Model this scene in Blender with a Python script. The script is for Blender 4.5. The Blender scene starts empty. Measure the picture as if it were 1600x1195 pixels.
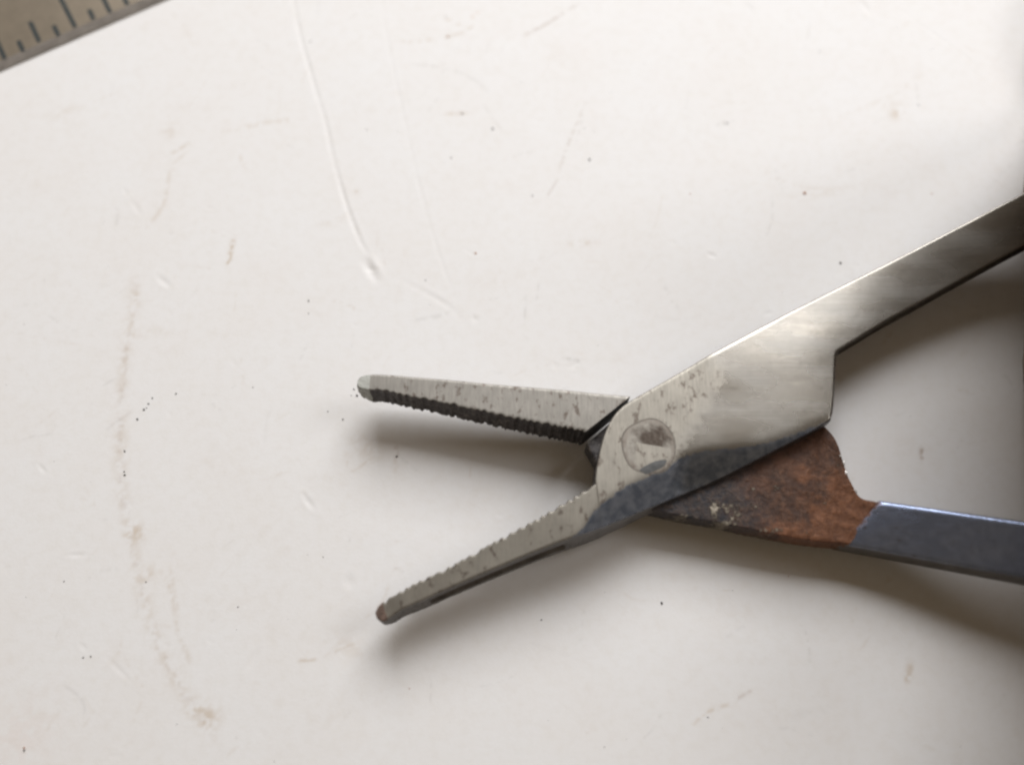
import bpy, bmesh, math, random
import numpy as np
from mathutils import Matrix, Vector

random.seed(4); rng = np.random.default_rng(4)
sc = bpy.context.scene
COL = sc.collection
R = math.radians

# ------------------------------------------------------------------ camera (all lengths below are in mm; MM turns them into metres)
MM = 0.001
FPX, CX, CY = 1480.0, 800.0, 597.5          # focal length and centre in pixels of the 1600 x 1195 photograph
DIST, TILT = 78.0, R(17)
CAM = np.array([0, -DIST*math.sin(TILT), DIST*math.cos(TILT)])
FWD = np.array([0, math.sin(TILT), -math.cos(TILT)]); UP = np.array([0, math.cos(TILT), math.sin(TILT)]); RT = np.array([1.0, 0, 0])
cd = bpy.data.cameras.new('camera'); cam = bpy.data.objects.new('camera', cd); COL.objects.link(cam)
cam.location = Vector(CAM)*MM; cam.rotation_euler = (TILT, 0, 0)
cd.sensor_width = 36; cd.lens = 36*FPX/1600; cd.clip_start = 0.002; cd.clip_end = 20
cd.dof.use_dof = True; cd.dof.focus_distance = 0.0745; cd.dof.aperture_fstop = 13
sc.camera = cam
sc.render.resolution_x, sc.render.resolution_y = 1024, 764

# ------------------------------------------------------------------ light: a big soft window to the upper right, a smaller one beside it, dim room
w = bpy.data.worlds.new('World'); sc.world = w; w.use_nodes = True
bg = w.node_tree.nodes['Background']; bg.inputs[0].default_value = (1.0, 0.77, 0.52, 1); bg.inputs[1].default_value = 0.145
def lamp(name, az, el, dist, sx, sy, power, col):
    d = bpy.data.lights.new(name, 'AREA'); d.shape = 'RECTANGLE'; d.size = sx; d.size_y = sy; d.energy = power; d.color = col
    o = bpy.data.objects.new(name, d); COL.objects.link(o)
    v = Vector((math.sin(R(az))*math.cos(R(el)), math.cos(R(az))*math.cos(R(el)), math.sin(R(el))))
    o.location = v*dist; o.rotation_euler = v.to_track_quat('Z', 'Y').to_euler()
    return o
lamp('window_light', 10, 44, 0.40, 0.31, 0.23, 1.95, (0.965, 0.975, 1.0))
lamp('side_window_light', 74, 43, 0.9, 0.34, 0.34, 1.5, (0.98, 0.98, 1.0))
sc.view_settings.view_transform = 'Standard'; sc.view_settings.look = 'None'
sc.view_settings.exposure = 0.0; sc.view_settings.gamma = 1.0; sc.view_settings.use_curve_mapping = False
sc.cycles.max_bounces = 8; sc.cycles.pixel_filter_type = 'BLACKMAN_HARRIS'; sc.cycles.filter_width = 2.5; sc.cycles.use_denoising = True

# ------------------------------------------------------------------ helpers
def ray(px, py): return FWD*FPX + RT*(px-CX) + UP*(CY-py)
def on_table(px, py, z=0.0):
    d = ray(px, py); t = (z-CAM[2])/d[2]; return CAM + d*t

def tag(o, label=None, cat=None, group=None, kind=None):
    for k, v in (('label', label), ('category', cat), ('group', group), ('kind', kind)):
        if v: o[k] = v
    return o
def link(name, me, parent=None, scale=True):
    o = bpy.data.objects.new(name, me); COL.objects.link(o)
    if parent is not None: o.parent = parent
    elif scale: o.scale = (MM, MM, MM)
    return o
def mesh_from(name, verts, faces, mats, smooth=True, angle=None, midx=None):
    me = bpy.data.meshes.new(name); me.from_pydata([tuple(v) for v in verts], [], faces)
    for m in mats: me.materials.append(m)
    if midx is not None: me.polygons.foreach_set('material_index', midx)
    me.polygons.foreach_set('use_smooth', [smooth]*len(me.polygons))
    me.update()
    if angle: me.set_sharp_from_angle(angle=R(angle))
    return me

# ------------------------------------------------------------------ materials
def mat(name):
    m = bpy.data.materials.new(name); m.use_nodes = True
    nt = m.node_tree; return m, nt, nt.nodes['Principled BSDF']
class G:
    """short-hand for building node graphs"""
    def __init__(s, nt): s.nt = nt; s.co = s.n('ShaderNodeTexCoord').outputs['Object']
    def n(s, t, **k):
        x = s.nt.nodes.new(t)
        for a, b in k.items(): setattr(x, a, b)
        return x
    def l(s, a, b): s.nt.links.new(a, b)
    def mapping(s, sc_=(1, 1, 1), rot=(0, 0, 0), loc=(0, 0, 0)):
        m = s.n('ShaderNodeMapping'); s.l(s.co, m.inputs[0])
        m.inputs['Location'].default_value = loc; m.inputs['Rotation'].default_value = rot; m.inputs['Scale'].default_value = sc_
        return m.outputs[0]
    def noise(s, scale, detail=4, rough=0.55, vec=None, dist=0.0):
        x = s.n('ShaderNodeTexNoise'); x.inputs['Scale'].default_value = scale; x.inputs['Detail'].default_value = detail
        x.inputs['Roughness'].default_value = rough; x.inputs['Distortion'].default_value = dist
        s.l(vec if vec is not None else s.co, x.inputs['Vector']); return x.outputs['Fac']
    def ramp(s, fac, stops):
        r = s.n('ShaderNodeValToRGB'); e = r.color_ramp.elements
        while len(e) < len(stops): e.new(0.5)
        for q, (p, c) in zip(e, stops):
            q.position = p; q.color = (c, c, c, 1) if isinstance(c, (int, float)) else (*c, 1)
        s.l(fac, r.inputs[0]); return r.outputs[0]
    def mix(s, fac, a, b, mode='MIX'):
        x = s.n('ShaderNodeMix', data_type='RGBA', blend_type=mode)
        for v, i in ((fac, 0), (a, 6), (b, 7)):
            if isinstance(v, (int, float)): x.inputs[i].default_value = v if i == 0 else (v, v, v, 1)
            elif isinstance(v, tuple): x.inputs[i].default_value = (*v, 1)
            else: s.l(v, x.inputs[i])
        return x.outputs[2]
    def math(s, op, a, b=0.0):
        x = s.n('ShaderNodeMath', operation=op)
        for i, v in enumerate((a, b)):
            if isinstance(v, (int, float)): x.inputs[i].default_value = v
            else: s.l(v, x.inputs[i])
        return x.outputs[0]
    def bump(s, h, dist, strength, bsdf):
        b = s.n('ShaderNodeBump'); b.inputs['Distance'].default_value = dist*MM; b.inputs['Strength'].default_value = strength
        s.l(h, b.inputs['Height']); s.l(b.outputs[0], bsdf.inputs['Normal'])

def m_board():
    m, nt, b = mat('white_plastic'); g = G(nt)
    at = g.n('ShaderNodeAttribute', attribute_name='stain')
    mott = g.ramp(g.noise(0.12, 5, 0.6), [(0.3, (0.985, 0.97, 0.955)), (0.7, (1, 1, 1))])
    fine = g.ramp(g.noise(1.3, 4, 0.6), [(0.3, (0.975, 0.968, 0.955)), (0.55, (1, 1, 1))])
    c = g.mix(1.0, at.outputs['Color'], mott, 'MULTIPLY'); c = g.mix(1.0, c, fine, 'MULTIPLY')
    g.l(c, b.inputs['Base Color'])
    g.l(g.ramp(g.noise(0.6, 4), [(0.3, 0.5), (0.7, 0.56)]), b.inputs['Roughness'])
    b.inputs['Specular IOR Level'].default_value = 0.2
    g.bump(g.noise(4.0, 5, 0.6), 0.02, 0.5, b)
    return m

def m_ground_steel(name='ground_steel', base=(0.265, 0.247, 0.218), rot=0.0):
    """satin jaw steel: grinding lines across the jaw, brown pits, dull patches"""
    m, nt, b = mat(name); g = G(nt)
    lines = g.noise(1.0, 3, 0.7, g.mapping((6.0, 0.55, 0.5), (0, 0, rot)))
    blot = g.noise(0.55, 5, 0.6); pits = g.noise(1.7, 3, 0.55, g.mapping((1.25, 0.8, 1), (0, 0, rot), (7, 3, 1)))
    c = g.mix(g.ramp(blot, [(0.35, 0), (0.7, 1)]), tuple(x*0.82 for x in base), base)
    c = g.mix(g.ramp(lines, [(0.35, 0.42), (0.6, 0.0)]), c, tuple(x*0.55 for x in base))
    c = g.mix(g.ramp(pits, [(0.575, 0.0), (0.67, 0.75)]), c, (0.085, 0.062, 0.048))
    g.l(c, b.inputs['Base Color']); b.inputs['Metallic'].default_value = 0.75
    g.l(g.ramp(lines, [(0.3, 0.52), (0.7, 0.38)]), b.inputs['Roughness'])
    g.bump(g.math('SUBTRACT', lines, g.ramp(pits, [(0.6, 0), (0.72, 0.4)])), 0.012, 0.4, b)
    return m

def m_polished(name='polished_steel', base=(0.60, 0.575, 0.53), rough=(0.16, 0.34)):
    m, nt, b = mat(name); g = G(nt)
    cloud = g.noise(0.35, 5, 0.62, g.mapping((1, 1.9, 1), (0, 0, R(-27)))); spot = g.noise(1.6, 4, 0.6); pits = g.noise(1.5, 3, 0.55, g.mapping((1, 1, 1), (0, 0, 0), (3, 9, 2)))
    c = g.mix(g.ramp(cloud, [(0.35, 0), (0.65, 1)]), tuple(x*0.72 for x in base), base)
    c = g.mix(g.ramp(spot, [(0.38, 0.35), (0.6, 0)]), c, tuple(x*0.5 for x in base))
    c = g.mix(g.ramp(pits, [(0.66, 0), (0.72, 0.6)]), c, (0.13, 0.10, 0.08))
    ra = g.n('ShaderNodeAttribute', attribute_name='rusty')      # rust creeping over the end of the handle
    rm = g.ramp(g.math('ADD', ra.outputs['Fac'], g.math('MULTIPLY', g.math('SUBTRACT', g.noise(2.2, 5, 0.65), 0.5), 1.5)), [(0.52, 0), (0.72, 0.9)])
    c = g.mix(rm, c, g.ramp(g.noise(3.0, 4), [(0.35, (0.06, 0.027, 0.014)), (0.65, (0.17, 0.07, 0.03))]))
    g.l(c, b.inputs['Base Color']); g.l(g.mix(rm, 0.95, 0.1), b.inputs['Metallic'])
    g.l(g.mix(rm, g.ramp(cloud, [(0.3, rough[1]), (0.7, rough[0])]), 0.7), b.inputs['Roughness'])
    scr = g.noise(1.0, 2, 0.6, g.mapping((0.5, 14, 1), (0, 0, R(-20))))
    g.bump(g.math('ADD', scr, g.math('MULTIPLY', g.noise(0.8, 3), 3.0)), 0.02, 0.35, b)
    return m

def m_forging():
    """one forging: ground jaw and pivot area, polished plate and handle, facet with its dark reflection painted in; the vertex attribute "finish" says which"""
    m, nt, b = mat('forged_steel'); g = G(nt)
    at = g.n('ShaderNodeAttribute', attribute_name='finish'); sep = g.n('ShaderNodeSeparateColor'); g.l(at.outputs['Color'], sep.inputs[0])
    rag = g.math('MULTIPLY', g.math('SUBTRACT', g.noise(1.1, 5, 0.65), 0.5), 0.9)
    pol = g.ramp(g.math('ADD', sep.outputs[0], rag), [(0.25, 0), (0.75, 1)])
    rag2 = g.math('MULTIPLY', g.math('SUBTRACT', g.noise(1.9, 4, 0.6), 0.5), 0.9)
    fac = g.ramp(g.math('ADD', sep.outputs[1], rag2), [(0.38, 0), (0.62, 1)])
    lines = g.noise(1.0, 3, 0.7, g.mapping((6.0, 0.55, 0.5), (0, 0, R(-12))))
    pits = g.noise(1.5, 4, 0.6, g.mapping((1.2, 0.8, 1), (0, 0, 0.4), (7, 3, 1))); blot = g.noise(0.5, 5, 0.6)
    G0 = (0.325, 0.30, 0.256)
    cg = g.mix(g.ramp(blot, [(0.35, 0), (0.7, 1)]), tuple(x*0.8 for x in G0), G0)
    cg = g.mix(g.ramp(lines, [(0.35, 0.40), (0.6, 0.0)]), cg, tuple(x*0.5 for x in G0))
    cg = g.mix(g.ramp(pits, [(0.565, 0.0), (0.66, 0.75)]), cg, (0.085, 0.062, 0.048))
    cloud = g.noise(0.30, 2, 0.4, g.mapping((0.7, 1.6, 1), (0, 0, R(-27)))); spot = g.noise(2.0, 4, 0.6)
    P0 = (0.315, 0.288, 0.248)
    cp = g.mix(g.ramp(cloud, [(0.25, 0), (0.75, 1)]), (0.265, 0.252, 0.23), P0)
    cp = g.mix(g.ramp(spot, [(0.36, 0.16), (0.6, 0)]), cp, tuple(x*0.5 for x in P0))
    stk = g.noise(1.0, 3, 0.65, g.mapping((0.16, 5.0, 1), (0, 0, R(-27))))
    cp = g.mix(g.ramp(stk, [(0.4, 0.30), (0.62, 0)]), cp, tuple(x*0.62 for x in P0))
    cf = g.mix(g.ramp(g.noise(1.3, 5, 0.65), [(0.4, 0), (0.62, 1)]), (0.15, 0.175, 0.225), (0.27, 0.30, 0.36))  # facet base tinted dark blue to paint in the dim room it reflects
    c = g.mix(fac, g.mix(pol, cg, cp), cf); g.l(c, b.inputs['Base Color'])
    rp = g.ramp(cloud, [(0.3, 0.31), (0.7, 0.23)])
    r_ = g.mix(fac, g.mix(pol, g.ramp(lines, [(0.3, 0.5), (0.7, 0.4)]), rp), 0.24); g.l(r_, b.inputs['Roughness'])
    g.l(g.mix(pol, 0.75, 0.95), b.inputs['Metallic'])
    g.bump(g.math('SUBTRACT', g.math('ADD', g.math('MULTIPLY', lines, 0.6), g.math('MULTIPLY', g.noise(0.7, 2), 1.2)), g.ramp(pits, [(0.6, 0), (0.72, 0.4)])), 0.010, 0.4, b)
    return m

def m_grime_shade():  # grime, with the shade on inner faces and notch darkened into its colour
    m, nt, b = mat('grimy_shaded_steel'); g = G(nt)
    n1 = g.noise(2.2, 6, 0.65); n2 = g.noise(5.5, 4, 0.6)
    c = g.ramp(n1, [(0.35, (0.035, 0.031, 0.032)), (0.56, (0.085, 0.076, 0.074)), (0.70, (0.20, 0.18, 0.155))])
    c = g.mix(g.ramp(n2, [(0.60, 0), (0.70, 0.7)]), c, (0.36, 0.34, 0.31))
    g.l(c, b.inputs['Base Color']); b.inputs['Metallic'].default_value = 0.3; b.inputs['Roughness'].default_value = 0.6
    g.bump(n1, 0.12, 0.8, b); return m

def m_rust():
    m, nt, b = mat('rust'); g = G(nt)
    n1 = g.noise(0.55, 6, 0.62); n2 = g.noise(2.4, 6, 0.68); n3 = g.noise(0.30, 3, 0.5, g.mapping((1, 1, 1), (0, 0, 0), (2.0, 5, 0)))
    c = g.ramp(n2, [(0.28, (0.035, 0.018, 0.012)), (0.5, (0.072, 0.030, 0.014)), (0.72, (0.155, 0.068, 0.03))])
    c = g.mix(g.ramp(n1, [(0.38, 0.0), (0.62, 0.65)]), c, (0.115, 0.046, 0.021))
    c = g.mix(g.ramp(g.noise(0.9, 5, 0.6, g.mapping((1, 1, 1), (0, 0, 0), (4, 1, 0))), [(0.5, 0), (0.66, 0.7)]), c, (0.06, 0.03, 0.02))
    sep0 = g.n('ShaderNodeSeparateXYZ'); g.l(g.co, sep0.inputs[0])
    se = g.math('ADD', g.math('SUBTRACT', g.math('MULTIPLY', sep0.outputs[0], 0.055), g.math('MULTIPLY', sep0.outputs[1], 0.06)), g.math('MULTIPLY', g.math('SUBTRACT', n1, 0.5), 1.0))
    c = g.mix(g.ramp(se, [(0.85, 0), (1.35, 0.6)]), c, g.mix(g.ramp(n2, [(0.35, 0), (0.65, 1)]), (0.125, 0.046, 0.018), (0.26, 0.10, 0.038)))
    # the end towards the jaws is less rusted: dark blue-grey steel with pale crusts
    sep = g.n('ShaderNodeSeparateXYZ'); g.l(g.co, sep.inputs[0])
    west = g.math('ADD', sep.outputs[0], g.math('MULTIPLY', n1, 5.0))
    wm = g.ramp(g.math('MULTIPLY', west, 0.05), [(0.42, 1.0), (0.62, 0.0)])
    c = g.mix(wm, c, g.mix(g.ramp(n2, [(0.4, 0), (0.7, 1)]), (0.025, 0.024, 0.028), (0.075, 0.045, 0.030)))
    cat = g.n('ShaderNodeAttribute', attribute_name='crust')
    cm = g.ramp(g.math('ADD', cat.outputs['Fac'], g.math('MULTIPLY', g.math('SUBTRACT', g.noise(3.6, 5, 0.7), 0.5), 2.2)), [(0.55, 0), (0.8, 0.85)])
    c = g.mix(cm, c, g.mix(g.ramp(n2, [(0.4, 0), (0.6, 1)]), (0.22, 0.18, 0.13), (0.42, 0.37, 0.29)))
    g.l(c, b.inputs['Base Color']); b.inputs['Metallic'].default_value = 0.15
    g.l(g.ramp(n2, [(0.3, 0.72), (0.7, 0.42)]), b.inputs['Roughness'])
    g.bump(g.math('ADD', n2, cm), 0.22, 0.8, b); return m

def m_simple(name, col, rough=0.6, metal=0.0, var=0.3, scale=2.0, bump=0.05):
    m, nt, b = mat(name); g = G(nt); n = g.noise(scale, 5, 0.6)
    c = g.ramp(n, [(0.3, tuple(x*(1-var) for x in col)), (0.7, col)])
    g.l(c, b.inputs['Base Color']); b.inputs['Roughness'].default_value = rough; b.inputs['Metallic'].default_value = metal
    if bump: g.bump(n, bump, 0.6, b)
    return m

M_BOARD = m_board()
M_JAW = m_ground_steel('ground_jaw_steel')
M_POL = m_polished(); M_BLUE = m_polished('dark_polished_steel', (0.31, 0.36, 0.50), (0.20, 0.28))
M_FORGE = m_forging(); M_GRIME_SHADE = m_grime_shade(); M_RUST = m_rust()
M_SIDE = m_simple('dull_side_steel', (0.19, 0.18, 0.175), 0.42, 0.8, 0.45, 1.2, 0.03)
M_TIPRUST = m_simple('tip_rust', (0.19, 0.125, 0.095), 0.7, 0.2, 0.6, 3.0, 0.1)
M_BARE = m_simple('bare_bright_steel', (0.85, 0.82, 0.78), 0.3, 0.6, 0.3, 3.0, 0.02)
M_FLAT = m_simple('worn_flat_shaded_steel', (0.11, 0.11, 0.108), 0.5, 0.8, 0.4, 2.0, 0.01)  # colour darkened to stand in for a face tilted off the light
M_SEAM = m_simple('grimy_seam', (0.20, 0.175, 0.145), 0.6, 0.4, 0.5, 3.0, 0.0)
M_CHIP = m_simple('pale_chipped_tip', (0.42, 0.42, 0.38), 0.45, 0.4, 0.35, 2.5, 0.05)
M_SPECK = m_simple('dark_dirt', (0.05, 0.045, 0.04), 0.8, 0, 0.5, 8, 0)
M_ORANGE = m_simple('orange_rust_crumb', (0.45, 0.17, 0.05), 0.8, 0, 0.4, 8, 0)
M_RULER = m_simple('satin_ruler_steel', (0.28, 0.235, 0.178), 0.45, 0.7, 0.18, 0.8, 0.01)
M_REDGE = m_simple('bare_ruler_edge', (0.40, 0.365, 0.33), 0.55, 0.25, 0.3, 1.4, 0.02)
M_TICK = m_simple('etched_tick_ink', (0.035, 0.045, 0.045), 0.6, 0.1, 0.4, 4, 0)
M_BLOCKER = m_simple('tan_blocker_cloth', (0.30, 0.24, 0.185), 0.95, 0, 0.5, 1.5, 0.2)

# ------------------------------------------------------------------ the white surface: one sheet, fine where the camera looks, with real grooves and nicks
def build_board():
    st = 0.13
    xs = np.concatenate([np.linspace(-260, -56, 12)[:-1], np.arange(-56, 56, st), np.linspace(56, 260, 12)])
    ys = np.concatenate([np.linspace(-220, -36, 12)[:-1], np.arange(-36, 44, st), np.linspace(44, 220, 12)])
    X, Y = np.meshgrid(xs, ys); Z = np.zeros_like(X)
    BASE = np.array([0.815, 0.805, 0.795]); C = np.ones(X.shape+(3,))*BASE
    # cheap value noise on the grid for breaking up strokes
    def vnoise(cell, seed):
        r = np.random.default_rng(seed).random((int(120/cell)+4, int(100/cell)+4))
        fx = np.clip((X+58)/cell, 0, r.shape[0]-2.001); fy = np.clip((Y+40)/cell, 0, r.shape[1]-2.001)
        ix = fx.astype(int); iy = fy.astype(int); u = fx-ix; v = fy-iy; u = u*u*(3-2*u); v = v*v*(3-2*v)
        return (r[ix, iy]*(1-u)+r[ix+1, iy]*u)*(1-v)+(r[ix, iy+1]*(1-u)+r[ix+1, iy+1]*u)*v
    N1 = vnoise(0.5, 1)*0.6+vnoise(0.22, 2)*0.4; N2 = vnoise(2.0, 3)*0.6+vnoise(0.9, 4)*0.4; N3 = vnoise(0.3, 5)
    PX = 0.0527
    def curve(pts, n=12):
        p = [on_table(*q)[:2] for q in pts]
        if len(p) < 3: return np.array(p)
        q = [2*p[0]-p[1]]+p+[2*p[-1]-p[-2]]; out = []
        for i in range(1, len(q)-2):
            for t in np.linspace(0, 1, n, endpoint=False):
                out.append(0.5*((2*q[i])+(-q[i-1]+q[i+1])*t+(2*q[i-1]-5*q[i]+4*q[i+1]-q[i+2])*t*t+(-q[i-1]+3*q[i]-3*q[i+1]+q[i+2])*t**3))
        out.append(p[-1]); return np.array(out)
    def near(P, pad):
        x0, y0 = P.min(0)-pad; x1, y1 = P.max(0)+pad
        return (slice(*np.searchsorted(ys, [y0, y1])), slice(*np.searchsorted(xs, [x0, x1])))
    def dist(P, sl):
        x, y = X[sl], Y[sl]; best = np.full(x.shape, 1e9); side = np.zeros(x.shape); tt = np.zeros(x.shape); n = len(P)-1
        for i in range(n):
            a, b = P[i], P[i+1]; d = b-a; L = (d@d)+1e-12
            t = np.clip(((x-a[0])*d[0]+(y-a[1])*d[1])/L, 0, 1); ex = x-a[0]-t*d[0]; ey = y-a[1]-t*d[1]; q = np.hypot(ex, ey)
            m = q < best; best[m] = q[m]; side[m] = np.sign(d[0]*ey-d[1]*ex)[m]; tt[m] = ((i+t)/n)[m]
        return best, side, tt
    def stroke(pts, wpx, col, a, noise=None, thr=0.45, taper=True):
        P = curve(pts); wd = wpx*PX; sl = near(P, wd*2.5); d, s, t = dist(P, sl)
        m = np.exp(-(d/wd)**2)*a
        if taper: m = m*np.clip(np.minimum(t, 1-t)*6+0.25, 0, 1)
        if noise is not None: m = m*np.clip((noise[sl]-thr)*4+0.3, 0, 1.3)
        m = np.clip(m, 0, 1)[..., None]; C[sl] = C[sl]*(1-m)+np.array(col)*m
    def blob(px, py, rx, ry, ang, col, a, noise=None, thr=0.4):
        p = on_table(px, py)[:2]; sl = near(p[None], max(rx, ry)*PX*2.6)
        ca, sa = math.cos(R(ang)), math.sin(R(ang)); x = X[sl]-p[0]; y = Y[sl]-p[1]
        m = np.exp(-(((x*ca+y*sa)/(rx*PX))**2+((-x*sa+y*ca)/(ry*PX))**2))*a
        if noise is not None: m = m*np.clip((noise[sl]-thr)*4+0.3, 0, 1.3)
        m = np.clip(m, 0, 1)[..., None]; C[sl] = C[sl]*(1-m)+np.array(col)*m
    def groove(pts, wpx, h, burr=0.4):
        P = curve(pts); wd = wpx*PX; sl = near(P, wd*6); d, s, t = dist(P, sl)
        f = np.clip(np.minimum(t, 1-t)*(8 if len(P) > 40 else 2.2), 0, 1)*(0.35+1.1*N2[sl])*(0.8+0.4*N3[sl])
        Z[sl] += f*h*(-np.exp(-(d/wd)**2)+burr*np.exp(-((d-1.9*wd)/(0.9*wd))**2)*(0.6+0.4*s))
    def dent(px, py, rx, ry, ang, h):
        p = on_table(px, py)[:2]; sl = near(p[None], max(rx, ry)*PX*3); ca, sa = math.cos(R(ang)), math.sin(R(ang))
        x = X[sl]-p[0]; y = Y[sl]-p[1]; q = ((x*ca+y*sa)/(rx*PX))**2+((-x*sa+y*ca)/(ry*PX))**2
        Z[sl] += 0.42*h*(-np.exp(-q)+0.25*np.exp(-((np.sqrt(q)-1.6)/0.7)**2))
    TAN, BRN, GRY, ORG = (0.52, 0.40, 0.27), (0.36, 0.25, 0.17), (0.33, 0.31, 0.28), (0.6, 0.33, 0.14)
    # faint overall handling marks
    m = np.clip((N2-0.55)*1.2, 0, 1)*np.clip((N1-0.30)*2, 0, 1)*0.16; m = m[..., None]; C[:] = C*(1-m)+np.array(TAN)*m
    # the long smear down the left
    smear = [(214, 440), (205, 500), (192, 590), (188, 680), (190, 760), (204, 840), (222, 920), (245, 1000), (280, 1070), (318, 1125), (335, 1150)]
    stroke(smear, 11, TAN, 0.19, N1, 0.42); stroke(smear, 5, BRN, 0.14, N3, 0.55)
    stroke([(240, 880), (262, 905), (280, 990), (300, 1040)], 4, TAN, 0.22, N1, 0.45)
    for q in [(213, 832, 15, 12, 20, TAN, .42), (228, 895, 12, 9, 0, TAN, .36), (325, 1118, 16, 18, 30, TAN, .40), (300, 1105, 13, 10, 0, TAN, .28), (212, 460, 7, 24, 10, TAN, .26), (235, 520, 38, 10, 10, TAN, .10),
              (1402, 178, 14, 10, 30, TAN, .35), (1395, 165, 26, 9, 10, TAN, .12), (712, 178, 16, 4, 5, TAN, .45), (910, 380, 22, 6, 5, TAN, .25), (1290, 300, 60, 8, 10, TAN, .12), (265, 205, 14, 14, 0, TAN, .18), (520, 345, 30, 8, 25, TAN, .12),
              (30, 1150, 50, 50, 0, (0.7, 0.5, 0.42), .10), (100, 180, 30, 14, 20, TAN, .10), (760, 440, 40, 14, 10, TAN, .06), (570, 700, 26, 20, 0, TAN, .16), (540, 1010, 30, 14, -25, TAN, .16), (1330, 440, 50, 20, 0, GRY, .03)]:
        blob(q[0], q[1], q[2], q[3], q[4], q[5], q[6], N1, 0.38)
    for pts, wd, col, a in [([(356, 416), (360, 396), (365, 372)], 3.2, TAN, .75), ([(1424, 1036), (1420, 1052), (1415, 1066)], 5, TAN, .5), ([(1440, 700), (1442, 718)], 3.5, BRN, .7), ([(230, 355), (255, 320), (268, 265), (292, 235)], 3, TAN, .28),
              ([(240, 245), (270, 238), (300, 222)], 3, TAN, .35), ([(370, 235), (385, 265)], 3, TAN, .25), ([(350, 205), (420, 192), (456, 188)], 4, TAN, .25), ([(612, 66), (665, 64), (720, 52), (746, 38)], 3, TAN, .30), ([(640, 100), (700, 108), (740, 125), (765, 145)], 2, GRY, .20),
              ([(818, 56), (850, 40), (905, 6)], 2, BRN, .45), ([(916, 160), (888, 225), (868, 285), (850, 312)], 2, BRN, .28), ([(735, 28), (748, 20)], 3, ORG, .4), ([(695, 30), (720, 40)], 3, TAN, .35), ([(520, 470), (540, 476), (556, 484)], 2.5, TAN, .35),
              ([(822, 450), (820, 500)], 1.6, GRY, .25), ([(842, 440), (838, 470)], 1.6, GRY, .22), ([(900, 225), (916, 160)], 1.4, GRY, .2), ([(544, 308), (560, 298)], 2.5, TAN, .4), ([(1120, 195), (1145, 190)], 2.5, GRY, .4), ([(705, 985), (690, 1020)], 2, GRY, .10),
              ([(1076, 1140), (1100, 1115), (1150, 1095)], 2.2, TAN, .45), ([(1150, 1092), (1175, 1078)], 2.2, BRN, .35), ([(495, 1030), (465, 1032)], 2, TAN, .5), ([(505, 1025), (560, 1002)], 2, TAN, .25), ([(540, 705), (550, 735), (585, 712)], 2, TAN, .25), ([(617, 690), (620, 715)], 3, BRN, .3), ([(617, 715), (618, 740)], 3, TAN, .25),
              ([(330, 420), (300, 415)], 2, TAN, .2), ([(130, 540), (20, 520)], 1.8, TAN, .16), ([(180, 1010), (215, 1060), (225, 1075)], 1.8, TAN, .16), ([(1150, 480), (1050, 500), (990, 470)], 3, GRY, .05), ([(1180, 260), (1240, 290), (1310, 295)], 4, TAN, .12), ([(1300, 190), (1390, 150), (1450, 110)], 4, TAN, .10),
              ([(880, 560), (900, 562), (905, 566)], 2, GRY, .35), ([(265, 880), (275, 935), (280, 960)], 2, TAN, .2), ([(820, 1000), (905, 1030)], 2, GRY, .06), ([(1230, 1120), (1300, 1105)], 6, GRY, .05)]:
        stroke(pts, wd*1.15, col, a*0.7, N3, 0.35)
    # random faint hairlines and smudges
    for i in range(230):
        px, py = rng.uniform(0, 1600), rng.uniform(0, 1195); an = rng.normal(-0.5, 0.9); L = rng.uniform(10, 70); c = rng.normal(0, 0.25)
        pts = [(px+L*t*math.cos(an+c*t), py+L*t*math.sin(an+c*t)) for t in (0, .5, 1)]
        stroke(pts, rng.uniform(1.0, 3.0), TAN if rng.random() < .6 else GRY, rng.uniform(.03, .13), N3, 0.4)
    # grooves and ridges scored into the plastic
    g1 = [(458, 0), (470, 60), (490, 130), (508, 190), (520, 245), (538, 310), (560, 370), (577, 402)]
    groove([(440, -60), (450, -30)]+g1, 3.4, 0.042, 0.2); groove(g1[4:], 3.4, 0.022, 0.25)
    groove([(566, 400), (578, 420), (590, 444)], 6.5, 0.10, 0.5)
    groove([(595, -30), (600, 30), (615, 110), (632, 190), (650, 270), (668, 340), (690, 410), (716, 480)], 3.0, 0.012)
    groove([(612, 430), (660, 455), (705, 482), (738, 520)], 4.2, 0.02); groove([(736, 492), (746, 504)], 4.5, 0.035)
    groove([(1385, 0), (1440, 40), (1510, 90), (1540, 120)], 2.2, 0.025)
    for a in [(1352, 12, 5, 14, 20, .12), (256, 440, 13, 5, -40, .09), (482, 784, 12, 4, -50, .11), (1112, 399, 7, 4, -30, .09), (896, 570, 10, 5, 30, .05), (545, 908, 7, 9, 0, .08), (213, 325, 4, 16, 35, .05), (196, 300, 3, 8, 30, .05), (395, 1030, 4, 16, -25, .06), (66, 732, 9, 3, -45, .08),
              (120, 867, 14, 3, 0, .06), (185, 1045, 22, 3, -40, .05), (130, 1010, 8, 3, -40, .05), (475, 772, 5, 3, -50, .04), (868, 572, 4, 7, 30, .04), (1200, 490, 6, 4, 20, .05), (840, 190, 8, 2.5, -40, .03), (980, 470, 4, 4, 0, .03)]:
        dent(*a)
    for i in range(60): dent(rng.uniform(0, 1600), rng.uniform(0, 1195), rng.uniform(2, 9), rng.uniform(2, 4), rng.uniform(-70, 40), rng.uniform(.008, .028))
    Z += (N2-0.5)*0.004
    ny, nx = X.shape; V = np.stack([X, Y, Z], -1).reshape(-1, 3)
    idx = np.arange(ny*nx).reshape(ny, nx); F = np.stack([idx[:-1, :-1], idx[:-1, 1:], idx[1:, 1:], idx[1:, :-1]], -1).reshape(-1, 4)
    me = bpy.data.meshes.new('table_surface'); me.vertices.add(len(V)); me.vertices.foreach_set('co', V.astype(np.float32).ravel())
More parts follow.
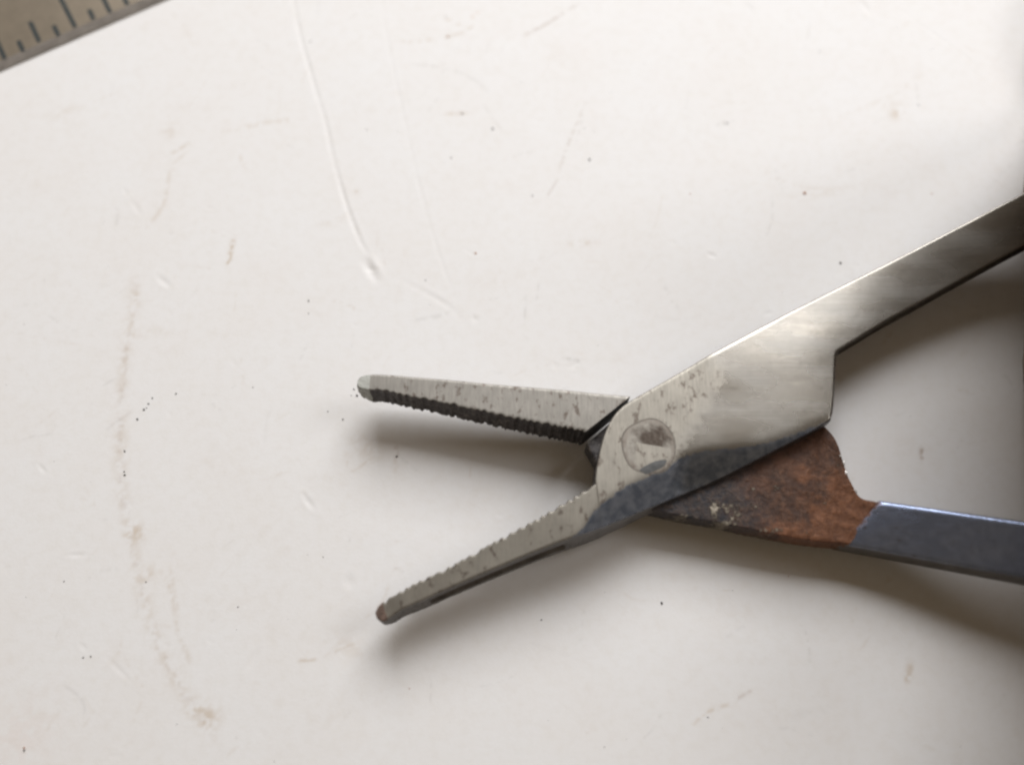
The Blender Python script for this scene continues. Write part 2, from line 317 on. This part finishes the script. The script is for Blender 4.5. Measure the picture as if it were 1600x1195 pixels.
    me.loops.add(F.size); me.loops.foreach_set('vertex_index', F.astype(np.int32).ravel())
    me.polygons.add(len(F)); me.polygons.foreach_set('loop_start', np.arange(0, F.size, 4, dtype=np.int32))
    me.polygons.foreach_set('use_smooth', np.ones(len(F), bool)); me.update(calc_edges=True)
    ca = me.color_attributes.new('stain', 'FLOAT_COLOR', 'POINT')
    ca.data.foreach_set('color', np.concatenate([C.reshape(-1, 3), np.ones((len(V), 1))], 1).astype(np.float32).ravel())
    me.materials.append(M_BOARD)
    return tag(link('table_surface', me), kind='structure', label='white scratched plastic work surface with brown smears')
build_board()

# ------------------------------------------------------------------ steel ruler in the corner
def build_ruler():
    p0 = on_table(0, 113)[:2]; p1 = on_table(262, 0)[:2]
    e = (p1-p0)/np.linalg.norm(p1-p0); q = np.array([-e[1], e[0]])
    W, T, L0, L1 = 25.0, 0.55, -70.0, 80.0
    root = bpy.data.objects.new('steel_ruler', None); COL.objects.link(root)
    root.location = (p0[0]*MM, p0[1]*MM, 0); root.rotation_euler = (0, 0, math.atan2(e[1], e[0])); root.scale = (MM,)*3; root.empty_display_size = 5
    tag(root, 'satin grey steel ruler with dark tick marks in the corner of the white surface', 'ruler')
    def bar(name, prof, m, parent, n=90):
        vs, fs = [], []; k = len(prof)
        for i in range(n+1):
            x = L0+(L1-L0)*i/n
            for (y, z) in prof: vs.append((x, y+0.012*math.sin(x*1.7)*(y < 1), z))
        for i in range(n):
            for j in range(k): a = i*k+j; b = i*k+(j+1) % k; fs.append((a, a+k, b+k, b))
        fs.append(tuple(range(k))); fs.append(tuple(range(n*k, n*k+k))[::-1])
        return link(name, mesh_from(name, vs, fs, [m], True, 25), parent)
    bar('blade', [(0.62, 0.02), (0.62, T), (0.75, T+0.015), (W, T+0.015), (W, 0.02)], M_RULER, root)
    bar('bare_edge', [(0.0, 0.02), (0.0, 0.14), (0.06, 0.20), (0.62, T), (0.62, 0.02)], M_REDGE, root)
    # tick marks: rounded bars etched at right angles to the edge
    def tick_mesh(ln, wd=0.44):
        vs = []; n = 6
        for i in range(n+1): a = math.pi*i/n; vs.append((wd/2*math.cos(a), ln-wd/2+wd/2*math.sin(a)))
        for i in range(n+1): a = math.pi+math.pi*i/n; vs.append((wd/2*math.cos(a), wd/2+wd/2*math.sin(a)))
        m = len(vs); V = [(x, y, 0) for x, y in vs]+[(x*0.96, y, 0.008) for x, y in vs]
        F = [tuple(range(m, 2*m))]+[(i, (i+1) % m, m+(i+1) % m, m+i) for i in range(m)]
        return mesh_from('tick_mark', V, F, [M_TICK], False)
    ME = {k: tick_mesh(v) for k, v in dict(short=1.35, mid=2.6, long=3.9).items()}
    def loc(px, py): d = on_table(px, py, T)[:2]-p0; return d@e, d@q
    a0, _ = loc(8, 93); a1, _ = loc(200, 9); pitch = (a1-a0)/7
    off = {0: (8, 93), 1: (37, 82), 2: (62, 67), 3: (92, 57), 4: (118, 44), 5: (147, 32), 6: (173, 21), 7: (200, 9)}
    rr = random.Random(2)
    for i in range(-20, 26):
        x, y = loc(*off[i]) if i in off else (a0+pitch*i, 1.05+rr.uniform(-.1, .1))
        kind = 'short' if i % 2 else ('mid' if i % 4 == 2 else 'long')
        t = link('tick_mark', ME[kind], root); t.location = (x, max(y, 0.55), T+0.018); t.rotation_euler = (0, 0, rr.uniform(-.015, .015))
    return root
build_ruler()

# ------------------------------------------------------------------ the needle holder: its own frame, rolled so the upper handle lies lower than the other
ROLL, PITCH, Z0 = 0.05, -0.01, 4.6
NRM = np.array([-PITCH, ROLL, 1.0]); NRM /= np.linalg.norm(NRM)
def plane_hit(px, py, d):
    r = ray(px, py); P0 = np.array([0, 0, Z0])-NRM*d
    return CAM + r*(((P0-CAM)@NRM)/(r@NRM))
ORG = plane_hit(1012, 698, 0)
UA = np.array([1, 0, 0])-NRM*NRM[0]; UA /= np.linalg.norm(UA); VA = np.cross(NRM, UA)
tool = bpy.data.objects.new('needle_holder', None); COL.objects.link(tool)
MT = Matrix(((UA[0], VA[0], NRM[0], 0), (UA[1], VA[1], NRM[1], 0), (UA[2], VA[2], NRM[2], 0), (0, 0, 0, 1)))
tool.matrix_world = Matrix.Translation(Vector(ORG)*MM) @ MT @ Matrix.Scale(MM, 4)
tool.empty_display_size = 5
tag(tool, 'open steel needle holder with serrated jaws, worn pivot and rusty joint on the white surface', 'needle holder')
def loc(px, py, d=0.0):
    P = plane_hit(px, py, d)-ORG; return np.array([P@UA, P@VA, -d])

def dense(pts, step, corners=()):
    """Catmull-Rom through stations of (N, S) local points, straight at the corner stations"""
    out = []; cuts = [0]+sorted(corners)+[len(pts)-1]
    for c0, c1 in zip(cuts[:-1], cuts[1:]):
        if c1 <= c0: continue
        q = pts[c0:c1+1]; q = [2*q[0]-q[1]]+list(q)+[2*q[-1]-q[-2]]
        for i in range(1, len(q)-2):
            ln = max(np.linalg.norm((q[i+1]-q[i])[k]) for k in (0, 1)); n = max(1, int(round(ln/step)))
            for t in np.linspace(0, 1, n, endpoint=False):
                out.append((c0+i-1+t, 0.5*((2*q[i])+(-q[i-1]+q[i+1])*t+(2*q[i-1]-5*q[i]+4*q[i+1]-q[i+2])*t*t+(-q[i-1]+3*q[i]-3*q[i+1]+q[i+2])*t**3)))
    out.append((len(pts)-1.0, pts[-1])); return out

def loft(st, thick, rN=0.12, rS=0.12, ncross=14, hfun=None, step=0.35, corners=(), teeth=None, groove=None, inset=0.12, flare=0.0):
    """rings of a bar from station pairs; returns rings (list of point lists), station parameters and per-segment tags"""
    pts = [np.array([loc(*a), loc(*b)]) for a, b in st]
    D = dense(pts, step, corners); rings = []; acc = 0; prev = None
    for s, (N, S) in D:
        mid = (N+S)/2
        if prev is not None: acc += np.linalg.norm(mid-prev)
        prev = mid
        c = S-N; wd = np.linalg.norm(c[:2])+1e-9; c = c/np.linalg.norm(c); T = thick(s)
        if teeth:
            k, amp, period, s0, s1 = teeth
            if s0 <= s <= s1:
                q = acc/period+0.22*math.sin(acc*1.9+0.7*math.sin(acc*0.8)); ph = q % 1; hk = abs(math.sin(int(q)*12.9898)*43758.5453) % 1; tz = min(1.0, 1.25*(1-abs(2*ph-1)))*amp*(0.35+0.95*hk)
                if k == 'S': S = S-c*tz
                else: N = N+c*tz
                wd = np.linalg.norm((S-N)[:2])+1e-9
        rn, rs = min(rN, wd*0.3), min(rS(s) if callable(rS) else rS, wd*0.3); g = groove(s) if groove else 0.0; inn = min(inset, wd*0.2)
        ring = []
        def add(p, dz, tagv): ring.append((np.array([p[0], p[1], p[2]+dz]), tagv))
        top = []
        for j in range(ncross+1):
            f = j/ncross; p = N+c*rn+(S-c*rs-N-c*rn)*f; dz = hfun(p) if hfun else 0.0; top.append((p, dz))
        dN, dS = top[0][1], top[-1][1]
        add(N+c*inn, -T, 'b'); add(N, -T+inn, 'n'); add(N, -T*0.5+dN*0.5, 'n'); add(N, -rn+dN, 'n')
        for a in (30, 60): add(N+c*rn*(1-math.cos(R(a))), dN-rn*(1-math.sin(R(a))), 't')
        for p, dz in top: add(p, dz, 't')
        for a in (60, 30): add(S-c*rs*(1-math.cos(R(a))), dS-rs*(1-math.sin(R(a))), 't')
        hi, lo = dS-rs, -T+inn
        add(S, hi, 's')
        fl = (flare(s) if callable(flare) else flare)
        for f, gg in ((0.30, 0), (0.36, g), (0.74, g), (0.80, 0)): add(S+c*(fl*f-gg), hi+(lo-hi)*f, 's')
        add(S+c*fl, lo, 's'); add(S-c*inn, -T, 's')
        rings.append((s, ring))
    return rings
def build_part(name, rings, mats, slot, cap0=True, cap1=True, parent=None, angle=38, jitter=0.0, seed=0):
    """slot(tag, s, point) picks the material index of each face"""
    k = len(rings[0][1]); vs, fs, mi = [], [], []; rr = np.random.default_rng(seed)
    for s, ring in rings:
        for p, t in ring: vs.append(p+(rr.normal(0, jitter*(1 if t in 'sb' else 0.0), 3) if jitter else 0))
    for i in range(len(rings)-1):
        for j in range(k):
            a = i*k+j; b = i*k+(j+1) % k; fs.append((a, b, b+k, a+k))
            t = rings[i][1][(j+1) % k][1] if j < k-1 else 'b'
            mi.append(slot(t, rings[i][0], vs[a]))
    if cap0: fs.append(tuple(range(k))[::-1]); mi.append(slot('c0', rings[0][0], vs[0]))
    if cap1: o = (len(rings)-1)*k; fs.append(tuple(range(o, o+k))); mi.append(slot('c1', rings[-1][0], vs[-1]))
    me = mesh_from(name, vs, fs, mats, True, angle, mi)
    bm = bmesh.new(); bm.from_mesh(me); bmesh.ops.recalc_face_normals(bm, faces=bm.faces); bm.to_mesh(me); bm.free(); me.set_sharp_from_angle(angle=R(angle))
    return link(name, me, parent)
def interp(xs, ys): return lambda s: float(np.interp(s, xs, ys))

# ---- half one: lower jaw, joint plate, upper handle, a single forging
A = [((586, 957, 1.7), (589, 966, 1.7)), ((591, 947, 1.65), (599, 971, 1.65)), ((603, 936, 1.6), (612, 963, 1.6)), ((622, 925, 1.5), (628, 952, 1.5)), ((647, 910, 1.4), (655, 940, 1.4)), ((700, 885, 1.15), (708, 916, 1.15)), ((772, 845, 0.8), (780, 885, 0.8)), ((842, 807, 0.45), (855, 854, 0.45)), ((905, 770, 0.15), (915, 832, 0.15)), ((931, 755, 0.04), (938, 823, 0.04)),
     ((931, 745), (944, 821)), ((935, 715), (957, 815)), ((944, 680), (977, 807)), ((957, 652), (1000, 797)), ((972, 635), (1022, 788)), ((988, 624), (1047, 778)), ((1030, 600), (1092, 760)), ((1070, 577), (1137, 740)), ((1107, 555), (1182, 718)), ((1140, 537), (1226, 696)), ((1170, 521), (1266, 676)), ((1190, 510), (1299, 656)),
     ((1200, 505), (1303, 640)), ((1215, 497), (1306, 600)), ((1230, 489), (1308, 562)), ((1242, 483), (1311, 547)),
     ((1268, 470, 0), (1345, 527, 0.0)), ((1330, 439, 0), (1393, 498, 0.02)), ((1400, 404, -0.15), (1450, 467, -0.1)), ((1480, 363, -0.7), (1520, 428, -0.62)), ((1540, 332, -1.35), (1575, 398, -1.27)), ((1600, 301, -2.1), (1635, 366, -2.02)), ((1700, 250, -3.5), (1725, 318, -3.42)), ((1800, 198, -4.8), (1820, 266, -4.72)), ((1900, 146, -5.8), (1915, 215, -5.72)), ((2000, 96, -6.4), (2012, 160, -6.32))]
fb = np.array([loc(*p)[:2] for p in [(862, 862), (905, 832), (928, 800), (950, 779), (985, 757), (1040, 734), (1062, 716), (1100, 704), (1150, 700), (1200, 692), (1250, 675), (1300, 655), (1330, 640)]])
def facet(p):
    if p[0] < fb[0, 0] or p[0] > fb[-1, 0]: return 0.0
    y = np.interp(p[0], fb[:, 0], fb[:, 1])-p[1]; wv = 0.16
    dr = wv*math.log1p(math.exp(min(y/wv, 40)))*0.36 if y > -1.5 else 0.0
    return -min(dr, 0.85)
def top_a(p):      # the polish leaves the plate faintly wavy
    return facet(p)+0.008*math.sin(p[0]*0.5+p[1]*0.4)+0.004*math.sin(p[0]*0.4-p[1]*1.2)
gr = lambda s: 0.30*max(0.0, min(1.0, (s-4.2)*5, (7.6-s)*5))
thA = interp([0, 1, 2, 4, 8, 9, 12, 14, 17, 25, 25.5, 35], [0.8, 1.5, 2.2, 2.9, 3.5, 3.5, 3.3, 2.6, 1.3, 1.3, 2.7, 2.7])
LA = loft(A, thA, 0.13, interp([20.8, 21.3, 24.6, 25], [0.14, 0.34, 0.34, 0.14]), 40, top_a, 0.11, corners=(9, 15, 21, 25), teeth=('N', 0.17, 0.66, 1.8, 8.8), groove=gr, flare=interp([0, 2, 9, 11, 24, 26, 40], [0.0, 0.2, 0.3, 0.25, 0.0, -0.5, -0.6]))
iA = [i for i, (s, r) in enumerate(LA) if s >= 9][0]; iB = [i for i, (s, r) in enumerate(LA) if s >= 25][0]
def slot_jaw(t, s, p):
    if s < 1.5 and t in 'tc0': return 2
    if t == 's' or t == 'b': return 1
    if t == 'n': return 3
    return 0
jaw_low = build_part('jaw', LA[:iA+1], [M_FORGE, M_SIDE, M_TIPRUST, M_GRIME_SHADE], slot_jaw, True, False, tool, 38, 0.012, 6)
jaw_low['label'] = 'lower jaw with rust on its tip and a dark slot along its side'
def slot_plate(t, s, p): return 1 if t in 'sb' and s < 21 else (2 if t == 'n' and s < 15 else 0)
plate = build_part('joint_plate', LA[iA:iB+1], [M_FORGE, M_SIDE, M_GRIME_SHADE], slot_plate, False, False, tool)
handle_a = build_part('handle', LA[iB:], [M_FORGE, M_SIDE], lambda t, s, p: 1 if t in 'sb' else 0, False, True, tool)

pl = np.array([loc(*p)[:2] for p in [(1060, 720), (1062, 697), (1080, 664), (1105, 620), (1122, 590), (1116, 560), (1090, 540)]])
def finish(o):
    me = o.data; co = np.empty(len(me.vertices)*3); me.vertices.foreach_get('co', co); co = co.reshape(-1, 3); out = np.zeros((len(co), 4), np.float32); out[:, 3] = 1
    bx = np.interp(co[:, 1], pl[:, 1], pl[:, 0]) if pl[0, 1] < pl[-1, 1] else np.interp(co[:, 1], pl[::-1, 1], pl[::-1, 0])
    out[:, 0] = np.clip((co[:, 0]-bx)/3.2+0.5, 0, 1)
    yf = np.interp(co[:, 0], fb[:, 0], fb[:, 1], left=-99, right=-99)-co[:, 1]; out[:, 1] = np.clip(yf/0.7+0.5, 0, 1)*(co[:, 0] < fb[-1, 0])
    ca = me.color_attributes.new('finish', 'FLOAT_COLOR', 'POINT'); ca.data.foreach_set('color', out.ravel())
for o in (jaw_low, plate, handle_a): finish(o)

# ---- half two: upper jaw, rusty lower plate, lower handle
B = [((559, 594), (558, 601)), ((564, 588), (562, 606)), ((577, 585), (575, 609)), ((600, 585), (598, 611)), ((640, 588), (638, 620)), ((700, 593), (696, 631)), ((760, 599), (750, 643)), ((820, 604), (806, 655)), ((880, 609), (858, 665)), ((930, 614), (890, 671)), ((985, 619), (914, 675))]
thB = interp([0, 1, 2, 4, 10], [1.0, 2.0, 2.6, 2.7, 3.4])
LB = loft(B, thB, 0.10, 0.06, 14, lambda p: 0.012*math.sin(p[0]*0.8), 0.11, teeth=('S', 0.16, 0.62, 2.6, 9.8), flare=0.12)
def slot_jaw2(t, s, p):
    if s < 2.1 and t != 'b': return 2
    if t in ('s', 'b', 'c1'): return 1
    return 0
jaw_up = build_part('jaw', LB, [M_JAW, M_GRIME_SHADE, M_CHIP], slot_jaw2, True, True, tool, 38, 0.035, 5)
jaw_up['label'] = 'upper jaw with a grimy toothed inner face darkened for shade and pale chipped tip'

DB = 1.36
U = [((985, 632, DB), (916, 694, DB)), ((1050, 612, DB), (945, 742, DB)), ((1120, 612, DB), (985, 782, DB)), ((1200, 630, DB), (1040, 801, DB)), ((1256, 648, DB), (1120, 816, DB)), ((1288, 664, DB), (1190, 831, DB)), ((1308, 692, DB), (1240, 840, DB)), ((1319, 722, DB), (1272, 845, DB)), ((1328, 750, DB), (1292, 847, DB)), ((1345, 776, DB), (1306, 848, DB)), ((1372, 784, DB), (1316, 849, DB)), ((1382, 786, DB), (1326, 851, DB))]
rr = np.random.default_rng(8); ph = rr.uniform(0, 6.28, (14, 3)); fq = rr.normal(0, 2.2, (14, 2))
def crusty(p): return sum(0.022*math.sin(fq[i, 0]*p[0]+fq[i, 1]*p[1]+ph[i, 0]) for i in range(14))
LU = loft(U, lambda s: 2.3, 0.16, 0.16, 22, crusty, 0.16)
under = build_part('rusty_plate', LU, [M_RUST, M_SIDE, M_GRIME_SHADE], lambda t, s, p: 2 if s < 1.6 else (1 if t == 'b' else 0), True, True, tool, 50, 0.012, 3)
under['label'] = 'rusty brown lower plate of the joint'
H = [((1376, 781.0, 0.95), (1316, 850.0, 1.57)), ((1412, 786.1, 0.6), (1375, 860.9, 1.22)), ((1450, 791.6, 0.15), (1430, 871.1, 0.77)), ((1525, 802.3, -0.8), (1512, 886.3, -0.18)), ((1600, 813.0, -1.6), (1592, 901.1, -0.98)), ((1700, 827.3, -2.4), (1695, 920.1, -1.78)), ((1800, 841.6, -3.0), (1796, 938.8, -2.38)), ((1900, 855.9, -3.5), (1898, 957.7, -2.88)), ((2000, 870.2, -3.8), (2000, 976.5, -3.18))]
LH = loft(H, lambda s: 2.4, 0.28, 0.12, 14, lambda p: 0.015*math.sin(p[0]*0.7), 0.16)
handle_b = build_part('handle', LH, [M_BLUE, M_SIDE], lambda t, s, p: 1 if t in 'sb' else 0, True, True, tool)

def rusty_attr(o):
    me = o.data; co = np.empty(len(me.vertices)*3); me.vertices.foreach_get('co', co); co = co.reshape(-1, 3)
    a = loc(1376, 781, 0.95)[:2]; b = loc(1316, 850, 1.57)[:2]; e = (b-a)/np.linalg.norm(b-a); n = np.array([-e[1], e[0]]); n = n if n[0] > 0 else -n
    d = (co[:, :2]-a)@n; v = np.clip(0.75*np.exp(-np.maximum(d, 0)/0.55), 0, 1)
    ca = me.color_attributes.new('rusty', 'FLOAT_COLOR', 'POINT'); ca.data.foreach_set('color', np.stack([v, v, v, np.ones_like(v)], 1).astype(np.float32).ravel())
rusty_attr(handle_b)

# ---- finger rings at the ends of the handles, past the right edge of the frame
def ring_part(center, ax, ay, r=1.9):
    vs, fs = [], []; n, k = 48, 12
    for i in range(n):
        a = 2*math.pi*i/n
        for j in range(k):
            b = 2*math.pi*j/k; vs.append((center[0]+(ax+r*math.cos(b))*math.cos(a), center[1]+(ay+r*math.cos(b))*math.sin(a), center[2]+r*math.sin(b)))
    for i in range(n):
        for j in range(k): fs.append((i*k+j, ((i+1) % n)*k+j, ((i+1) % n)*k+(j+1) % k, i*k+(j+1) % k))
    return link('finger_ring', mesh_from('finger_ring', vs, fs, [M_POL]), tool)
ea = (loc(2000, 96)+loc(2012, 160))/2; eb = (loc(2000, 856)+loc(2000, 938))/2
ring_part(ea+np.array([13.5, 4.0, -1.9]), 14, 10); ring_part(eb+np.array([14, 1.0, -2.9]), 14, 10)

# ---- pivot pin: a worn disc in the plate, and the small flat below it, darkened as if tilted off the light
PINC = loc(1014, 697)
def m_pin():
    m, nt, b = mat('worn_pin_steel'); g = G(nt); n = g.noise(1.1, 5, 0.65); n2 = g.noise(4, 4)
    def radial(cx, cy, sx, sy):
        v = g.mapping((1/sx, 1/sy, 0), (0, 0, 0), (-cx/sx, -cy/sy, 0)); l = g.n('ShaderNodeVectorMath', operation='LENGTH'); g.l(v, l.inputs[0]); return l.outputs['Value']
    lines = g.noise(1.0, 3, 0.7, g.mapping((6.0, 0.55, 0.5), (0, 0, R(-12))))
    c = g.mix(g.ramp(lines, [(0.35, 0.40), (0.6, 0.0)]), (0.30, 0.28, 0.245), (0.175, 0.16, 0.14))
    patch = g.math('SUBTRACT', 1.25, g.math('ADD', radial(PINC[0]+0.35, PINC[1]+0.55, 1.55, 1.15), g.math('MULTIPLY', g.math('SUBTRACT', n, 0.5), 2.6)))
    c = g.mix(g.ramp(patch, [(-0.0, 0), (0.75, 0.95)]), c, (0.05, 0.037, 0.029))
    rr_ = radial(PINC[0], PINC[1], 2.0, 2.15)
    seam = g.math('MULTIPLY', g.ramp(rr_, [(0.80, 0), (0.93, 1)]), g.ramp(n, [(0.42, 0.1), (0.6, 0.8)]))
    c = g.mix(seam, c, (0.13, 0.10, 0.08))
    c = g.mix(g.ramp(n2, [(0.35, 0.3), (0.6, 0)]), c, (0.2, 0.17, 0.14))
    g.l(c, b.inputs['Base Color']); b.inputs['Metallic'].default_value = 0.75; b.inputs['Roughness'].default_value = 0.46; b.inputs['Specular IOR Level'].default_value = 0.2
    g.bump(n, 0.02, 0.4, b); return m
M_PIN = m_pin()
def disc(name, c, rx, ry, ang, z, m, n=40, rag=0.04, seed=1, parent=tool):
    r_ = random.Random(seed); vs = []; ca, sa = math.cos(ang), math.sin(ang); ph_ = [r_.uniform(0, 6.28) for _ in range(4)]
    for lvl, k in ((z-0.002, 1.035), (z, 0.975), (z+0.001, 0.93)):
        for i in range(n):
            a = 2*math.pi*i/n; q = k*(1+rag*sum(math.sin((j+2)*a+ph_[j]) for j in range(4))/2)
            x, y = rx*q*math.cos(a), ry*q*math.sin(a); px_, py_ = c[0]+x*ca-y*sa, c[1]+x*sa+y*ca
            vs.append((px_, py_, top_a((px_, py_))+lvl))
    fs = [(l*n+i, l*n+(i+1) % n, (l+1)*n+(i+1) % n, (l+1)*n+i) for l in (0, 1) for i in range(n)]+[tuple(range(2*n, 3*n))]
    return link(name, mesh_from(name, vs, fs, [m, M_SEAM], True, 50, [1]*n+[0]*(len(fs)-n)), parent)
pin = disc('pivot_pin', loc(1014, 697), 2.0, 2.15, 0.2, 0.003, M_PIN)
flat = disc('worn_flat', loc(1021, 729), 1.05, 0.36, R(24), 0.006, M_FLAT, 30, 0.10, 7, pin)
# pale crusts on the rusty plate and blackened flecks on the jaw tip
def lump(name, c, rx, ry, rz, m, seed, parent):
    r_ = np.random.default_rng(seed); bm = bmesh.new(); bmesh.ops.create_icosphere(bm, subdivisions=2, radius=1)
    f = r_.normal(0, 2.2, (5, 3)); p = r_.uniform(0, 6, 5)
    for v in bm.verts:
        q = 1+0.16*sum(math.sin(f[i]@np.array(v.co)+p[i]) for i in range(5)); v.co = Vector((v.co.x*rx*q+c[0], v.co.y*ry*q+c[1], v.co.z*rz*q+c[2]))
    me = bpy.data.meshes.new(name); bm.to_mesh(me); bm.free(); me.materials.append(m)
    for pl in me.polygons: pl.use_smooth = True
    return link(name, me, parent)
def crust_attr(o):
    me = o.data; co = np.empty(len(me.vertices)*3); me.vertices.foreach_get('co', co); co = co.reshape(-1, 3); v = np.zeros(len(co))
    for px, py, rx, ry, a in [(1116, 795, .45, .75, 1.1), (1140, 793, .9, .5, .8), (1150, 806, .8, .5, .75), (1175, 790, 1.2, .5, .5), (1130, 818, 1.6, .35, .8), (1065, 806, 1.6, .3, .7), (1205, 829, 1.5, .4, .7), (1213, 762, .5, .4, .8), (1290, 787, .25, .25, .9), (1177, 762, .25, .25, .8), (1310, 727, .25, .35, .7), (1262, 835, 1.5, .25, .5)]:
        c = loc(px, py, DB); v = np.maximum(v, a*np.exp(-((co[:, 0]-c[0])/rx)**2-((co[:, 1]-c[1])/ry)**2))
    ca = me.color_attributes.new('crust', 'FLOAT_COLOR', 'POINT'); ca.data.foreach_set('color', np.stack([v, v, v, np.ones_like(v)], 1).astype(np.float32).ravel())
crust_attr(under)
# bare bright metal where the rust has broken off along the edge of the lower plate
for i, (px, py, a, b_) in enumerate([(1322, 739, .13, .26), (1327, 754, .16, .3), (1335, 768, .18, .2), (1313, 712, .08, .12), (1318, 724, .07, .2)]):
    c = loc(px, py, DB+0.12); lump('bare_spot', (c[0]-0.02, c[1], c[2]), a, b_, 0.14, M_BARE, 20+i, under)

# ------------------------------------------------------------------ loose dirt
def speck_mass(name, items, m, label):
    bm = bmesh.new(); r_ = random.Random(5)
    for (px, py, rad, el) in items:
        p = on_table(px, py); mt = Matrix.Translation((p[0], p[1], rad*0.15*0.0527)) @ Matrix.Rotation(r_.uniform(0, 3.1), 4, 'Z') @ Matrix.Diagonal((rad*0.038*el, rad*0.038, rad*0.0527*0.4, 1))
        n0 = len(bm.verts); bmesh.ops.create_icosphere(bm, subdivisions=1, radius=1, matrix=mt); bm.verts.ensure_lookup_table()
        for v in bm.verts[n0:]: v.co += Vector((r_.gauss(0, 1), r_.gauss(0, 1), r_.gauss(0, .5)))*rad*0.0527*0.16
    me = bpy.data.meshes.new(name); bm.to_mesh(me); bm.free(); me.materials.append(m)
    return tag(link(name, me), label, 'dirt', kind='stuff')
dark = [(225, 640, 2.2, 1.3), (232, 631, 2, 1), (238, 622, 2, 1.2), (229, 637, 1.5, 1), (215, 655, 2, 1.5), (195, 705, 2, 1.6), (195, 742, 2, 1.4), (194, 737, 1.6, 1), (275, 615, 1.6, 1.8), (722, 178, 2, 1.3), (770, 202, 2.4, 1.2), (705, 247, 1.8, 1), (921, 250, 2.4, 1.5), (1313, 411, 2.8, 1), (665, 438, 1.5, 1), (1137, 193, 1.5, 2.5), (485, 66, 1.5, 1), (1034, 942, 2.2, 1.8), (846, 968, 1.5, 1.4), (620, 713, 2.4, 1), (536, 655, 2, 1), (512, 643, 1.5, 1.2), (558, 618, 2.6, 1.2), (553, 608, 1.6, 1.4), (549, 618, 1.2, 1.2), (482, 470, 1.4, 2.2), (482, 490, 1.4, 1.6), (1435, 165, 1.6, 1.2), (815, 130, 1.3, 1.2), (505, 870, 1.2, 1), (913, 201, 1.2, 1), (832, 306, 1.6, 1.2), (573, 203, 1.3, 1), (130, 1027, 1.6, 1.2), (142, 1025, 1.6, 1), (228, 909, 1.6, 1), (100, 908, 1.4, 1.2), (372, 948, 1.4, 1.2), (1106, 1120, 1.3, 1.4), (395, 605, 1.2, 1), (38, 1172, 2, 1.2), (1281, 82, 1.3, 1.2), (697, 27, 1.3, 1.2)]
r2 = random.Random(9); dark += [(r2.uniform(0, 1600), r2.uniform(0, 1195), r2.uniform(.35, .8), r2.uniform(1, 2)) for _ in range(60)]
speck_mass('dirt_specks', dark, M_SPECK, 'tiny dark dirt specks scattered over the white surface')
speck_mass('rust_crumbs', [(1257, 302, 3.2, 1.2), (743, 396, 2.4, 1.1), (1456, 303, 1.6, 1.2), (1078, 303, 1.6, 1.2), (640, 1075, 1.2, 1), (38, 1168, 2, 1.3), (700, 58, 1.6, 2.2), (1232, 900, 1.0, 1)], M_ORANGE, 'few orange rust crumbs lying on the white surface')

# ------------------------------------------------------------------ added, out of view: fabric heap over the handle ends, shaped to shade the right edge
def blocker_cloth_heap():
    vs, fs = [], []; n, k = 120, 64; r_ = np.random.default_rng(3); ph_ = r_.uniform(0, 6, 10)
    for i in range(n+1):
        t = i/n; y = -58+122*t; end = math.sin(math.pi*t)**0.35
        lobe = math.exp(-((y-4)/8.0)**4); lobe2 = math.exp(-((y-17)/7.5)**4); H = (14-10.5*min(1, max(0, (y-11)/12))+5*lobe+20*lobe2+12*min(1, max(0, (-y-2)/6))+1.5*math.sin(y*0.21+ph_[0])+1.0*math.sin(y*0.53+ph_[1]))*max(end, 0.05)
        lean = 0.08+0.41*max(lobe, 0.97*lobe2)+0.15*min(1, max(0, (-y-4)/8)); xb = 43.6-1.0*max(lobe, lobe2)+0.158*y+0.5*math.sin(y*0.4+ph_[2]); W = 62*max(end, 0.2)
        for j in range(k):
            u = j/(k-1)            # left foot, up the left face, over the top, down to the right foot
            if u < 0.35: f = u/0.35; z = H*0.8*f; x = xb-lean*z+0.15*math.sin(f*9+y*0.3)*f
            elif u < 0.5: f = (u-0.35)/0.15; a = f*math.pi/2; z = H*(0.8+0.2*math.sin(a)); x = xb-lean*H*0.8+3.5*(1-math.cos(a))
            else: f = (u-0.5)/0.5; z = H*math.cos(f*math.pi/2)**0.6; x = xb-lean*H*0.8+3.5+(W-3.5)*f
            z += 0.7*math.sin(x*0.42+y*0.27+ph_[3])*math.sin(y*0.33+x*0.1+ph_[4])*min(1, z/4)
            vs.append((x, y+0.6*math.sin(z*0.5+x*0.2), max(0.03, z)))
    for i in range(n):
        for j in range(k-1): fs.append((i*k+j, i*k+j+1, (i+1)*k+j+1, (i+1)*k+j))
    fs.append(tuple(range(k))[::-1]); fs.append(tuple(range(n*k, (n+1)*k)))
    return tag(link('blocker_cloth', mesh_from('blocker_cloth', vs, fs, [M_BLOCKER], True, 70)), 'added tan fabric heap out of view, shaped to shade the right edge', 'blocker_cloth')
blocker_cloth_heap()
